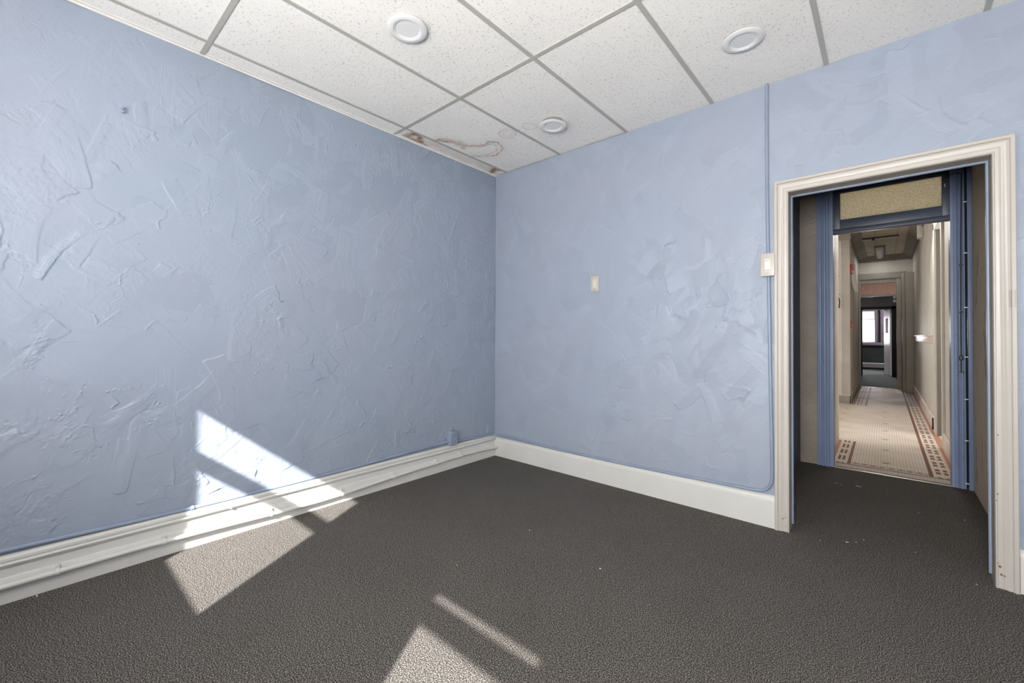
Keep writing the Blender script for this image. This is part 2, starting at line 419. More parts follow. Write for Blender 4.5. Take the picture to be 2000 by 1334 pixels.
def sheet(name, h, tone, px, f, mat, mask=None, parent=None, kind=None):
    ny, nx = h.shape
    I, J = np.meshgrid(np.arange(ny), np.arange(nx), indexing='ij')
    co = np.stack(f(J*px, I*px, h), -1).reshape(-1, 3).astype(np.float32)
    a = (I[:-1, :-1]*nx+J[:-1, :-1]); q = np.stack([a, a+1, a+nx+1, a+nx], -1)
    if mask is not None: q = q[mask[:-1, :-1]]
    q = q.reshape(-1, 4)
    me = bpy.data.meshes.new(name); me.vertices.add(len(co)); me.vertices.foreach_set('co', co.ravel())
    me.loops.add(q.size); me.loops.foreach_set('vertex_index', q.ravel().astype(np.int32))
    me.polygons.add(len(q)); me.polygons.foreach_set('loop_start', (np.arange(len(q))*4).astype(np.int32))
    me.polygons.foreach_set('loop_total', np.full(len(q), 4, np.int32))
    me.update(); me.validate()
    me.polygons.foreach_set('use_smooth', np.ones(len(q), bool))
    for nm, arr in tone.items():
        at = me.attributes.new(nm, 'FLOAT', 'POINT'); at.data.foreach_set('value', arr.ravel().astype(np.float32))
    me.materials.append(mat)
    o = bpy.data.objects.new(name, me); C.objects.link(o)
    if parent is not None: o.parent = parent
    return tag(o, kind=kind)

HC = 2.693; YB = -3.95; XE = 4.2
# walls of the blue room: solid core with a trowelled skin as its child
wl = MB().box(-.15, -.003, YB-.12, .1, -.05, HC+.12).build('wall_left', M_plL, kind='structure')
px = .0038
hL, tL = plaster(11, 3.3, HC, px, 4.7, 100, ridge_p=.6, chains=110)
sheet('plaster_skin', hL, {'tone': tL}, px, lambda u, v, h: (h+.0005, u-3.3, v), M_plL, parent=wl)
MB().box(-.01, .0005, YB, -3.29, 0, HC).build('plain_plaster', M_plL, wl)
XL, XR_, ZT = 2.403, 3.205, 2.003
wr = MB().box(0, XL-.04, .003, .1, -.05, HC+.12).box(XR_+.04, XE, .003, .1, -.05, HC+.12).box(XL-.05, XR_+.05, .003, .1, ZT+.04, HC+.12).build('wall_right', M_plR, kind='structure')
px2 = .0044
hR, tR = plaster(5, 3.5, HC, px2, 2.4, 55, regions=[(1.5, 2.3, .75, 1.75, 80, 5.0, .5), (2.25, 3.4, 2.1, 2.65, 34, 4.2, .3), (3.27, 3.5, .1, 2.6, 34, 6.0, .3), (1.2, 2.3, .2, 1.3, 30, 3.6, .3)], ridge_p=.4, chains=30)
ny, nx = hR.shape
U, V = np.meshgrid(np.arange(nx)*px2, np.arange(ny)*px2)
mk = ~((U > XL-.03) & (U < XR_+.025) & (V < ZT+.03))
sheet('plaster_skin', hR, {'tone': tR}, px2, lambda u, v, h: (u, -h-.0005, v), M_plR, mask=mk, parent=wr)
MB().box(3.49, XE, -.0005, .01, 0, HC).build('plain_plaster', M_plR, wr)
box('wall_side', M_plR, XE, XE+.12, YB-.12, .1, -.05, HC+.12)
# wall behind the camera with two windows
W1 = (.919, 1.563, 1.17, 2.055); W2 = (2.60, 3.18, .9, 1.822)
yb0, yb1 = YB-.12, YB
m = MB()
m.box(0, W1[0], yb0, yb1, -.05, HC+.12).box(W1[1]+.08, W2[0], yb0, yb1, -.05, HC+.12).box(W2[1]+.08, XE, yb0, yb1, -.05, HC+.12)
for a in (W1, W2): m.box(a[0], a[1]+.08, yb0, yb1, -.05, a[2]).box(a[0], a[1]+.08, yb0, yb1, a[3]+.11, HC+.12)
m.build('wall_behind', M_plR, kind='structure')
def room_window(name, a, rail):
    w_ = MB().box(a[0]-.03, a[0], YB, YB+.03, a[2]-.03, a[3]+.14).box(a[1], a[1]+.11, YB, YB+.03, a[2]-.03, a[3]+.14) \
        .box(a[0]-.03, a[1]+.11, YB, YB+.03, a[3], a[3]+.14).box(a[0]-.03, a[1]+.11, YB, YB+.05, a[2]-.04, a[2]) \
        .box(a[0], a[1], YB, YB+.02, rail[0], rail[1]).build(name, M_white, kind='structure')
    MB().box(a[0], a[1]+.08, YB-.06, YB-.055, a[2], a[3]+.1).build('glass', M_pane, w_)
room_window('window_1', W1, (1.728, 1.820)); room_window('window_2', W2, (1.678, 1.782))

# floor
fl = MB().box(-.15, XE+.12, YB-.12, .05, -.05, 0).box(2.2, 3.4, .05, 1.735, -.05, 0).build('floor', M_carpet, kind='structure')

# ceiling: tiles with the water stain, plus the metal grid
XG = [.146+.61*k for k in range(-0, 7)]; YG = [-3.58, -2.36, -1.14]
ce = MB().box(-.15, XE+.12, YB-.12, .1, HC+.012, HC+.13).build('ceiling', M_ceil, kind='structure')
def tile(x0, x1, y0, y1, p, stained):
    rng = np.random.default_rng(3)
    nx_ = max(int(round((x1-x0)/p)), 1)+1; ny_ = max(int(round((y1-y0)/p)), 1)+1
    return nx_, ny_
def poly_d(P, X, Y):
    d = np.full(X.shape, 9.)
    for (ax, ay), (bx, by) in zip(P, P[1:]):
        t = np.clip(((X-ax)*(bx-ax)+(Y-ay)*(by-ay))/((bx-ax)**2+(by-ay)**2), 0, 1)
        d = np.minimum(d, np.hypot(X-ax-t*(bx-ax), Y-ay-t*(by-ay)))
    return d
rng = np.random.default_rng(4); ps = .004
sx0, sx1, sy0, sy1 = 0., 1.366, -1.14, 0.
nX = int((sx1-sx0)/ps)+1; nY = int((sy1-sy0)/ps)+1
XX, YY = np.meshgrid(sx0+np.arange(nX)*ps, sy0+np.arange(nY)*ps)
n1 = fract(rng, XX.shape, .10, ps, 4, .6); n2_ = fract(rng, XX.shape, .10, ps, 4, .6); n3 = fract(rng, XX.shape, .04, ps, 3)
Xp = XX+n1*.03; Yp = YY+n2_*.03
st = np.zeros(XX.shape)
def ring(P, w_, a):
    global st
    st = np.maximum(st, a*np.exp(-(poly_d(P, Xp, Yp)/w_)**2)*np.clip(.75+n3*.7, 0, 1.2))
main = [(.15, -.88), (.237, -.838), (.276, -.723), (.271, -.626), (.396, -.553), (.458, -.582), (.519, -.514), (.457, -.396), (.345, -.345), (.24, -.397), (.166, -.48)]
ring(main, .0075, 1.0); ring([(.16, -.87), (.21, -.80), (.25, -.70), (.26, -.62), (.36, -.55), (.45, -.54)], .018, .9)
ring([(.17, -.83), (.22, -.74), (.235, -.66), (.22, -.6)], .012, .7)
ring([(.20, -.46), (.30, -.41), (.38, -.40), (.44, -.45), (.46, -.51), (.43, -.55)], .008, .55)
def circ(x, y, r): return [(x+r*math.cos(t*.35), y+r*math.sin(t*.35)) for t in range(19)]
ring(circ(.655, -.575, .075), .006, .55); ring(circ(.66, -.57, .045), .015, .25); ring(circ(.86, -.55, .05), .005, .4); ring(circ(.79, -.53, .03), .005, .35)
wash = sstep(.1, -.03, poly_d(main, Xp, Yp))*.14*(XX < .6)
st = np.maximum(st, wash)
strip = (XX < .146)
st = np.where(strip, np.maximum(st, .22*sstep(-.98, -.85, YY)*(.8+n1)), st)
edge = .5*sstep(.02, .0, XX+n3*.01)+.45*sstep(-.03, -.0, YY+n3*.012); st = np.maximum(st, edge*.8)
br = np.zeros(XX.shape)
b1 = poly_d([(.05, -1.06), (.13, -1.04), (.11, -.98), (.04, -.93), (.02, -.99), (.05, -1.06)], Xp, Yp)
br = np.maximum(br, 1.0*np.exp(-(b1/.032)**2)*strip*(.85+n3*.4))
b2 = poly_d([(.03, -.10), (.12, -.15), (.13, -.09)], Xp, Yp); br = np.maximum(br, .9*np.exp(-(b2/.028)**2)*strip)
b3 = poly_d([(.01, -1.05), (.01, -.86)], Xp, Yp); br = np.maximum(br, .9*np.exp(-(b3/.022)**2)*strip)
sheet('stained_tiles', np.zeros(XX.shape), {'stain': np.clip(st, 0, 1), 'brown': np.clip(br, 0, 1)}, ps, lambda u, v, h: (u+sx0, v+sy0, h*0+HC), M_ceil, parent=ce)
m = MB()
m.box(0, XE, YB, -1.14, HC, HC+.015).box(1.366, XE, -1.14, 0, HC, HC+.015)
m.build('tiles', M_ceil, ce)
m = MB()
for x in XG: m.box(x-.012, x+.012, YB, -.001, HC-.004, HC+.002)
for y in YG: m.box(0.001, XE, y-.012, y+.012, HC-.0045, HC+.0015)
m.build('grid_bars', M_grid, ce)
m = MB().box(.002, .022, YB, -.001, HC-.003, HC+.001).box(.002, .005, YB, -.001, HC-.012, HC)
m.build('wall_angle', M_white, ce)

# ------------------------------------------------------------------ recessed lights
def downlight(x, y, drop, tilt, label):
    t = thing('recessed_downlight', (x, y, HC-.004), label, 'ceiling light', 'recessed ceiling lights')
    z = HC-.004
    MB().lathe([(.078, .05), (.078, -.0), (.079, -drop), (.072, -drop), (.072, .05)], (x, y, z), (0, 0, 1)).build('housing_can', M_metal, t)
    ax = (math.sin(tilt[0]), math.sin(tilt[1]), 1)
    o_ = (x, y, z-drop)
    tring = MB().lathe([(.098, 0), (.0982, -.002), (.096, -.004), (.074, -.007), (.069, -.0065), (.067, -.004), (.064, -.0045), (.0605, -.003), (.056, .003), (.0545, .006), (.09, .004)], o_, ax).build('trim_ring', M_lightwhite, t)
    MB().lathe([(.0, .002), (.0565, .003), (.0565, .007), (0, .007)], o_, ax).build('lens', M_lens, tring)
downlight(1.035, -1.735, .008, (-.03, .02), 'round white recessed downlight nearest the left edge of ceiling, partly pulled down')
downlight(1.03, -.49, .026, (.02, .03), 'small round downlight beside the brown water stain, metal can hanging exposed')
downlight(2.28, -.535, .002, (0, 0), 'round white recessed downlight sitting flush above the doorway side')

# ------------------------------------------------------------------ baseboards
prof = [(0, 0), (.030, 0), (.030, .102), (.027, .108), (.023, .110), (.022, .143), (.019, .145), (.019, .149), (.027, .151), (.030, .157), (.029, .166), (.026, .169), (.022, .170), (.022, .174), (.027, .176), (.027, .188), (.020, .196), (.010, .200), (0, .200)]
m = MB(); m.rings([[Vector((a, y, b)) for a, b in prof] for y in (YB, 0)])
bl = m.build('baseboard_left', M_base, kind='structure')
prof2 = [(0, 0), (.022, 0), (.022, .142), (.018, .146), (.018, .152), (.014, .160), (.008, .168), (0, .172)]
m = MB(); m.rings([[Vector((.02, -a, b)) for a, b in prof2], [Vector((XL-.07, -a*1.0, b*1.11)) for a, b in prof2]])
m.build('baseboard_right', M_base, kind='structure')
m = MB(); m.rings([[Vector((x, -a, b*1.12)) for a, b in prof2] for x in (XR_+.074, XE)])
m.build('baseboard_right', M_base, kind='structure')

# ------------------------------------------------------------------ conduits
def clamp(parent, p, r, mat, axis='y', h=.03):
    m = MB()
    x, y, z = p
    m.lathe([(r+.002, -.008), (r+.0035, -.006), (r+.0035, .006), (r+.002, .008)], p, (0, 1, 0) if axis == 'y' else (1, 0, 0), 18)
    if axis == 'y': m.box(x-r-.012, x-r+.003, y-.008, y+.008, z, z+h, bev=.001); m.lathe([(0, .006), (.004, .005), (.005, 0), (.005, -.002)], (x-r+.001, y, z+h-.008), (1, 0, 0), 10)
    m.build('pipe_strap', mat, parent)
RB = .0095
t = thing('conduit', (.016, -3.3, .235), 'blue painted conduit along top of left baseboard up to the corner outlet box', 'conduit')
L = [(.0155, YB+.01, .238), (.0155, -3.04, .222), (.0155, -2.4, .207), (.0155, -1.6, .210), (.0155, -1.0, .224), (.0155, -.60, .232)]
MB().tube(L, RB, sub=8).build('pipe', M_conduit, t)
for y, z in ((-2.376, .207), (-1.09, .222)): clamp(t, (.0155, y, z), RB, M_conduit, h=-.024)
t = thing('conduit', (.3, -.014, .2), 'blue painted conduit from outlet box round the corner and along right baseboard to switch', 'conduit')
Rr = [(.0155, -.49, .222), (.0155, -.38, .214), (.0155, -.2, .206), (.018, -.06, .200), (.045, -.022, .201), (.12, -.0145, .203), (.233, -.0145, .203), (.533, -.0145, .190), (.8, -.0145, .186),
      (1.275, -.0145, .187), (1.67, -.0145, .193), (2.0, -.0145, .200), (2.16, -.0145, .203), (2.235, -.0145, .207), (2.275, -.0145, .218), (2.302, -.0145, .245), (2.314, -.0145, .29), (2.316, -.0145, .4), (2.308, -.0145, .9), (2.302, -.0145, 1.387), (2.300, -.0145, 1.52)]
MB().tube(Rr, RB, sub=8).build('pipe', M_conduit, t)
t = thing('conduit', (2.297, -.012, 1.65), 'blue painted vertical conduit rising from light switch to ceiling', 'conduit')
MB().tube([(2.298, -.0115, 1.64), (2.293, -.0115, 2.1), (2.292, -.0115, HC-.001)], RB, sub=6).build('pipe', M_conduit, t)
# white pipe low on the left baseboard
t = thing('heating_pipe', (.042, -3.0, .08), 'white painted pipe with straps running low along left baseboard into corner hole', 'pipe')
Wp = [(.047, YB+.01, .08), (.047, -3.03, .080), (.047, -2.6, .082), (.047, -2.3, .075), (.047, -1.99, .063), (.047, -1.7, .058), (.047, -1.45, .064), (.047, -1.15, .078), (.047, -.74, .090), (.047, -.45, .096), (.047, -.2, .090), (.047, -.019, .080)]
MB().tube(Wp, .012, sub=8).build('pipe', M_base, t)
for y, z in ((-2.871, .081), (-2.499, .080), (-1.991, .063), (-1.547, .060), (-1.147, .078), (-.739, .090), (-.469, .0955)): clamp(t, (.047, y, z), .012, M_base)
MB().lathe([(.013, 0), (.013, .0012)], (.048, -.0235, .080), (0, -1, 0), 16).build('wall_hole', M_slot, t)
t = thing('cable', (.03, -3, .162), 'thin white painted cable clipped just under the blue conduit', 'cable')
MB().tube([(.0325, YB+.01, .165), (.0325, -2.4, .164), (.0325, -1.4, .162), (.0325, -.6, .160), (.0325, -.03, .166)], .0045, n=10, sub=6).build('cable_run', M_base, t)
for y in (-.43, -1.35, -2.2): MB().box(.026, .0385, y-.006, y+.006, .154, .172, bev=.001).build('cable_clip', M_base, t)

# ------------------------------------------------------------------ corner outlet box (blue)
t = thing('outlet_box', (0, -.55, .26), 'small blue painted surface outlet box above left baseboard near the corner', 'electrical outlet')
a = [( -.036, -.058), (.036, -.058), (.040, -.05), (.040, .046), (.028, .060), (-.028, .060), (-.040, .046), (-.040, -.05)]
cy, cz = -.553, .262
m = MB(); m.rings([[Vector((d, cy+u*s, cz+v*s)) for u, v in a] for d, s in ((.0, 1), (.046, 1), (.052, .93))]); m.build('box_body', M_conduit, t)
for dz in (.024, -.021):
    rc = MB().lathe([(.0, .0), (.016, 0), (.0165, .003), (.014, .004), (.013, .0025), (0, .0025)], (.052, cy, cz+dz), (1, 0, 0), 24).build('receptacle', M_conduit, t)
    MB().box(.0543, .0552, cy-.007, cy-.005, cz+dz-.005, cz+dz+.005).box(.0543, .0552, cy+.005, cy+.007, cz+dz-.005, cz+dz+.005).build('slots', M_slot, rc)
MB().lathe([(.012, 0), (.012, .01), (.014, .012), (.014, .02)], (.0155, cy+.041, .226), (0, 1, 0), 16).build('connector', M_conduit, t)
MB().box(.0, .012, cy+.0, cy+.022, cz+.055, cz+.085, bev=.003).build('mounting_ear', M_conduit, t)

# ------------------------------------------------------------------ wall outlet, switch
def screw(parent, x, y, z, mat): MB().lathe([(0, .002), (.0025, .0015), (.003, 0)], (x, y, z), (0, -1, 0), 12).build('screw', mat, parent)
cx, cz = 1.096, 1.560
t = thing('wall_outlet', (cx, 0, cz), 'cream duplex outlet in a white plate alone on the right wall', 'electrical outlet')
pl = MB().box(cx-.036, cx+.036, -.0085, -.001, cz-.060, cz+.060, bev=.003).build('cover_plate', M_plate, t)
rc = MB().box(cx-.016, cx+.016, -.011, -.008, cz-.034, cz+.034, bev=.002).build('receptacle', M_switch, t)
for dz in (.018, -.018):
    MB().box(cx-.0075, cx-.0055, -.0116, -.0105, cz+dz, cz+dz+.008).box(cx+.0055, cx+.0075, -.0116, -.0105, cz+dz, cz+dz+.008).box(cx-.002, cx+.002, -.0116, -.0105, cz+dz-.010, cz+dz-.006).build('slots', M_slot, rc)
screw(pl, cx, -.0085, cz-.047, M_slot)
cx, cz = 2.300, 1.580
t = thing('light_switch', (cx, 0, cz), 'almond surface mounted switch box on conduit beside the door casing', 'light switch')
MB().box(cx-.034, cx+.034, -.040, -.001, cz-.066, cz+.066, bev=.006).build('box_body', M_plate, t)
pl = MB().box(cx-.037, cx+.037, -.045, -.039, cz-.069, cz+.069, bev=.003).build('cover_plate', M_plate, t)
sf = MB().box(cx-.0175, cx+.0175, -.0475, -.044, cz-.034, cz+.036, bev=.002).build('switch_frame', M_switch, t)
MB().box(cx-.012, cx+.012, -.0495, -.047, cz-.029, cz+.018, bev=.001).build('dimmer_paddle', M_lightwhite, sf)
MB().box(cx-.012, cx+.012, -.049, -.047, cz+.023, cz+.031, bev=.001).build('slider', M_switch, sf)
for dz in (.052, -.052): screw(pl, cx, -.045, cz+dz, M_plate)
# screws left in the wall
t = thing('wall_anchor', (0, -2.677, 2.245), 'blue painted double screw sticking out high on left wall', 'screw')
for dz in (.012, -.006): MB().lathe([(0, .022), (.006, .020), (.0075, .012), (.004, .008), (.004, 0)], (.001, -2.677, 2.245+dz), (1, -.1, 0), 12).build('screw_head', M_conduit, t)
t = thing('conduit_end', (2.70, 0, HC), 'tiny white wire end poking out at ceiling above the doorway', 'wire') if 0 else None

# ------------------------------------------------------------------ doorway casing of the blue room
cp = [(0, 0), (0, .020), (.002, .023), (.006, .023), (.008, .019), (.014, .0185), (.020, .0205), (.024, .0205), (.028, .0185), (.034, .0205), (.041, .0255), (.047, .0265), (.0515, .0245), (.053, .0245), (.0545, .031), (.057, .033), (.069, .033), (.072, .030), (.073, 0)]
m = MB()
def Up(x0, x1, zt, prof, sgn=-1, y=0, zb=0):
    return [[Vector((x0-s, y+sgn*d, zb)) for s, d in prof], [Vector((x0-s, y+sgn*d, zt+s)) for s, d in prof],
            [Vector((x1+s, y+sgn*d, zt+s)) for s, d in prof], [Vector((x1+s, y+sgn*d, zb)) for s, d in prof]]
m.rings(Up(XL, XR_, ZT, cp))
tr1 = m.build('trim_1', M_case, kind='structure')
m = MB().box(XL-.04, XL-.001, 0, .1, 0, ZT+.04).box(XR_+.001, XR_+.04, 0, .1, 0, ZT+.04).box(XL-.04, XR_+.04, 0, .1, ZT+.001, ZT+.04)
m.build('jamb_lining', M_halltrim, tr1)
bp_ = [(-.005, .082), (-.008, .086), (-.008, .095), (-.005, .1), (.01, .1), (.01, .082)]
MB().rings(Up(XL, XR_, ZT, [(s, d) for s, d in bp_], sgn=1, zb=.02)).build('blue_stop_bead', M_conduit, tr1)
chips = [(2.372, .075, .004), (2.385, .085, .003), (2.388, .035, .003), (3.218, .10, .006), (3.222, .065, .006), (3.232, .062, .004), (3.25, .05, .005), (3.213, .43, .004), (3.216, .70, .003), (3.212, .115, .003), (3.209, .40, .003)]
for x, z, r in chips:
    r *= .75
    MB().lathe([(0, .0025), (r*.7, .002), (r, 0), (r, -.004)], (x, -.0235 if x > 3 or x > 2.38 else -.028, z), (0, -1, .15), 12).build('paint_chip', M_rust, tr1)

# ------------------------------------------------------------------ vestibule
box('wall_vestibule_left', M_vestL, 2.12, 2.24, .1, 1.75, -.05, 2.7)
box('wall_vestibule_right', M_peel, 3.325, 3.45, .1, 1.85, -.05, 2.7)
o = box('ceiling_vestibule', M_vestL, 2.1, 3.45, .1, 1.85, 2.62, 2.75)
m = MB().box(2.1, 2.483, 1.735, 1.85, -.05, 3.1).box(3.255, 3.45, 1.765, 1.85, -.05, 3.1).box(2.483, 3.255, 1.75, 1.85, 2.49, 3.1)
m.build('wall_vestibule_end', M_stub, kind='structure')
# blue frame with transom
f2 = MB()
def vprof(m, pr, z0, z1, x0, y0, sx=1): m.rings([[Vector((x0+sx*s, y0-d, z)) for s, d in pr] for z in (z0, z1)])
cas = [(0, 0), (0, .018), (.008, .022), (.016, .022), (.020, .014), (.028, .014), (.032, .022), (.040, .026), (.048, .022), (.052, .014), (.060, .014), (.064, .022), (.074, .026), (.084, .026), (.088, .016), (.098, .012), (.113, .012), (.113, 0)]
vprof(f2, cas, 0, 2.62, 2.370, 1.735)
tr2 = f2.build('trim_2', M_frame, kind='structure')
m = MB().box(2.470, 2.487, 1.728, 1.85, 0, 2.5).box(3.212, 3.228, 1.728, 1.85, 0, 2.5); m.build('door_jamb', M_frame, tr2)
m = MB(); vprof(m, [(s*.54, d*.8) for s, d in cas], 0, 2.62, 3.2275, 1.735); m.build('right_casing', M_frame, tr2)
m = MB().box(3.282, 3.305, 1.755, 1.765, 0, 2.62); m.build('dark_gap', M_dark, tr2)
m = MB().box(3.300, 3.3245, 1.70, 1.765, 0, 2.62, bev=.002); m.build('corner_board', M_frame, tr2)
for z in (2.18, 1.79, 1.375, 1.0, .68, .368, .046):
    MB().box(3.279, 3.3055, 1.708, 1.716, z-.0045, z+.0045, bev=.001).build('metal_clip', M_lightwhite, tr2)
# transom window in the blue frame
t = thing('transom_window', (2.85, 1.75, 2.06), 'blue framed transom with bright pebbled glass above the inner doorway', 'transom window')
m = MB().box(2.486, 3.213, 1.73, 1.80, 2.062, 2.095, bev=.004); m.build('transom_bar', M_frame_shaded, t)
fx0, fx1 = 2.537, 3.170
m = MB().box(2.486, fx0, 1.745, 1.785, 2.10, 2.50, bev=.003).box(fx1, 3.214, 1.745, 1.785, 2.10, 2.50, bev=.003).box(fx0-.002, fx1+.002, 1.745, 1.785, 2.10, 2.182, bev=.003).box(fx0-.002, fx1+.002, 1.745, 1.785, 2.418, 2.50, bev=.003)
sh_ = m.build('sash', M_frame_shaded, t)
MB().box(fx0, fx1, 1.763, 1.769, 2.18, 2.42).build('pane', M_obs, sh_)
MB().box(fx1+.012, fx1+.02, 1.735, 1.746, 2.325, 2.35, bev=.001).build('latch', M_lightwhite, sh_)
t = thing('transom_rod', (3.267, 1.70, .9), 'slim dark transom operator rod on the right blue casing', 'rod')
MB().tube([(3.262, 1.698, .88), (3.263, 1.698, 1.0), (3.266, 1.698, 1.9), (3.272, 1.698, 2.40)], .0035, n=8).build('rod', M_metal_dark, t)
MB().box(3.253, 3.274, 1.69, 1.71, .975, 1.01, bev=.004).build('slider_grip', M_metal_dark, t)
for z in (.885, 1.34, 1.70): MB().box(3.254, 3.276, 1.692, 1.716, z-.004, z+.004, bev=.001).build('rod_guide', M_metal_dark, t)
MB().tube([(3.272, 1.698, 2.40), (3.22, 1.70, 2.405), (3.18, 1.73, 2.38)], .003, n=8, sub=4).build('link_arm', M_metal_dark, t)
o = MB().box(2.483, 3.225, 1.722, 1.740, 0, .006, bev=.002).build('trim_3', M_thresh, kind='structure')

# ------------------------------------------------------------------ hallway shell
HX = 3.29; HZ = 2.98; YE = 9.7
box('floor_hall', M_mosaic, -1, 3.9, 1.735, YE, -.05, -.001)
box('ceiling_hall', M_tin, -1.1, 4.7, 1.85, YE+.1, HZ, HZ+.12)
box('wall_hall_near', M_hall, 2.24, 2.44, 1.85, 3.03, -.05, HZ)
box('wall_hall_near', M_hall, -1.1, 2.24, 2.9, 3.03, -.05, HZ)
m = MB().box(-1.1, 2.38, 6.4, YE+.1, -.05, HZ); wh = m.build('wall_hall_left', M_hall, kind='structure')
m = MB()
for k in range(9): x = 2.262+k*.0125; m.box(x, x+.006, 6.392, 6.402, .15, 2.83, bev=.001)
m.build('reeded_corner', M_hall, wh)
MB().box(-1, 2.39, 6.385, 6.41, 0, .13, bev=.004).build('baseboard', M_halltrim, wh)
MB().box(2.37, 2.392, 6.385, YE, 0, .13, bev=.004).build('baseboard', M_halltrim, wh)
MB().box(-1, 2.40, 6.34, 6.41, 2.84, HZ-.001, bev=.01).build('crown', M_halltrim, wh)
crown = [(0, 0), (.15, 0), (.15, -.015), (.12, -.03), (.08, -.06), (.03, -.09), (.02, -.12), (0, -.12)]
m = MB(); m.rings([[Vector((2.38+a, y, HZ+b)) for a, b in crown] for y in (6.4, YE)]); m.build('crown_moulding', M_crown, wh)
m = MB().box(HX, HX+.14, 1.85, 3.3, -.05, HZ).box(HX, HX+.14, 4.06, YE+.1, -.05, HZ).box(HX, HX+.14, 3.3, 4.06, 2.42, HZ)
wv = m.build('wall_hall_right', M_hall, kind='structure')
m = MB(); m.rings([[Vector((HX-a, y, HZ+b)) for a, b in crown] for y in (1.85, YE)]); m.build('crown_moulding', M_crown, wv)
m = MB(); m.rings([[Vector((x, YE-a, HZ+b)) for a, b in crown] for x in (2.38, HX)]); m.build('end_crown_moulding', M_crown, wv)
m = MB().box(HX-.02, HX, 4.25, 9.0, 1.07, 1.18, bev=.006).box(HX-.035, HX, 4.25, 9.0, 1.165, 1.185, bev=.004); m.build('chair_rail', M_hallwhite, wv)
m = MB().box(HX-.02, HX, 4.2, 9.0, 0, .17, bev=.005).box(HX-.02, HX, 1.86, 3.2, 0, .17, bev=.005); m.build('baseboard', M_hallwhite, wv)
m = MB().box(HX-.022, HX+.001, 3.2, 3.3, 0, 2.50, bev=.004).box(HX-.022, HX+.001, 4.06, 4.16, 0, 2.50, bev=.004).box(HX-.022, HX+.001, 3.2, 4.16, 2.42, 2.52, bev=.004); m.build('side_door_casing', M_hall, wv)
MB().box(HX, HX+.14, 4.05, 4.062, 0, 2.42).build('side_door_jamb', M_crown, wv)
MB().box(HX-.07, HX+.001, 6.1, 6.3, 2.70, HZ-.001, bev=.015).build('corbel', M_hall, wv)
MB().box(HX-.034, HX-.02, 4.27, 4.30, .03, .17, bev=.003).build('door_stop', M_bracket, wv)
m = MB()
for k in range(22): y = 4.3+k*.21; m.box(HX-.002, HX+.001, y, y+.05, 1.19, 2.8)
m.build('wallpaper_seams', M_hall, wv)
# far end: projecting surround and doorway with pink transom
m = MB().box(2.24, 2.392, YE, YE+.12, -.05, HZ).box(3.045, HX+.14, YE, YE+.12, -.05, HZ).box(2.392, 3.045, YE, YE+.12, 2.40, HZ)
m.build('wall_hall_end', M_hall, kind='structure')
m = MB().box(3.16, HX, 8.98, YE, 0, 2.5, bev=.01).box(3.11, 3.16, 9.1, YE, 0, 2.5, bev=.01); m.build('trim_4', M_halltrim, kind='structure')
m = MB().box(2.382, 3.20, YE-.05, YE+.01, 2.46, 2.60, bev=.012).box(2.381, 2.42, YE-.03, YE+.02, 0, 2.46, bev=.006).box(3.03, 3.11, YE-.03, YE+.02, 0, 2.46, bev=.006)
tr5 = m.build('trim_5', M_halltrim, kind='structure')
t = thing('transom_window', (2.72, YE+.05, 2.1), 'pink pebbled glass transom above the doorway at far end of hall', 'transom window')
sh_ = MB().box(2.40, 3.04, YE-.012, YE+.05, 2.07, 2.13, bev=.004).box(2.40, 3.04, YE-.012, YE+.05, 2.37, 2.47, bev=.004).build('sash', M_halltrim, t)
MB().box(2.42, 3.03, YE+.02, YE+.028, 2.12, 2.38).build('pane', M_obs2, sh_)
MB().box(2.39, 3.05, YE-.01, YE+.02, 0, .008, bev=.002).build('trim_6', M_thresh, kind='structure')

# side corridor to the left, side room to the right
box('wall_corridor_end', M_hall, -1.2, -1.1, 2.9, 6.4, -.05, HZ+.1)
m = MB().box(4.6, 4.7, 2.9, 5.2, -.05, HZ).box(3.43, 4.7, 2.8, 2.9, -.05, HZ).box(3.43, 4.7, 5.2, 5.3, -.05, HZ)
m.build('wall_side_room', M_hall, kind='structure')
box('floor_side_room', M_mosaic, 3.9, 4.7, 2.8, 5.3, -.05, -.001)

# ------------------------------------------------------------------ things in the hallway
t = thing('ceiling_light_fixture', (2.755, 8.95, HZ), 'boxy ceiling light fixture with curved lens at far end of hall ceiling', 'ceiling light')
MB().box(2.675, 2.845, 8.2, 9.7-.2, HZ-.035, HZ, bev=.008).build('housing', M_crown, t)
m = MB(); m.rings([[Vector((2.76+.062*math.cos(a_), y, HZ-.035-.055*math.sin(a_))) for a_ in [math.pi*k/12 for k in range(13)]] for y in (8.25, 9.45)], smooth=False); m.build('lens', M_lens, t)
t = thing('junction_box', (2.58, 9.0, HZ), 'small junction box with conduit on hall ceiling left of the light fixture', 'electrical box')
MB().box(2.555, 2.625, 8.95, 9.1, HZ-.03, HZ, bev=.004).build('box_body', M_hall, t)
MB().tube([(2.40, 9.03, HZ-.012), (2.555, 9.03, HZ-.012)], .008, n=8).build('conduit_stub', M_hall, t)
t = thing('ceiling_track', (2.75, 7.25, HZ), 'thin dark track bar crossing the hall ceiling', 'track')
MB().box(2.47, 3.03, 7.22, 7.25, HZ-.022, HZ, bev=.003).build('rail', M_bracket, t)
MB().box(2.66, 2.70, 7.20, 7.27, HZ-.05, HZ, bev=.006).build('feed_box', M_bracket, t)
MB().box(2.48, 3.02, 7.28, 7.42, HZ-.02, HZ, bev=.004).build('cover_strip', M_hall, t)
t = thing('fire_alarm', (2.38, 6.75, 2.36), 'red fire alarm strobe high on left hall wall corner', 'fire alarm')
bd = MB().box(2.38, 2.41, 6.52, 6.66, 2.27, 2.43, bev=.004).build('body', M_red, t)
MB().lathe([(0, .03), (.018, .026), (.026, .01), (.028, 0)], (2.41, 6.60, 2.30), (1, -.3, 0), 20).build('strobe_lens', M_lightwhite, bd)
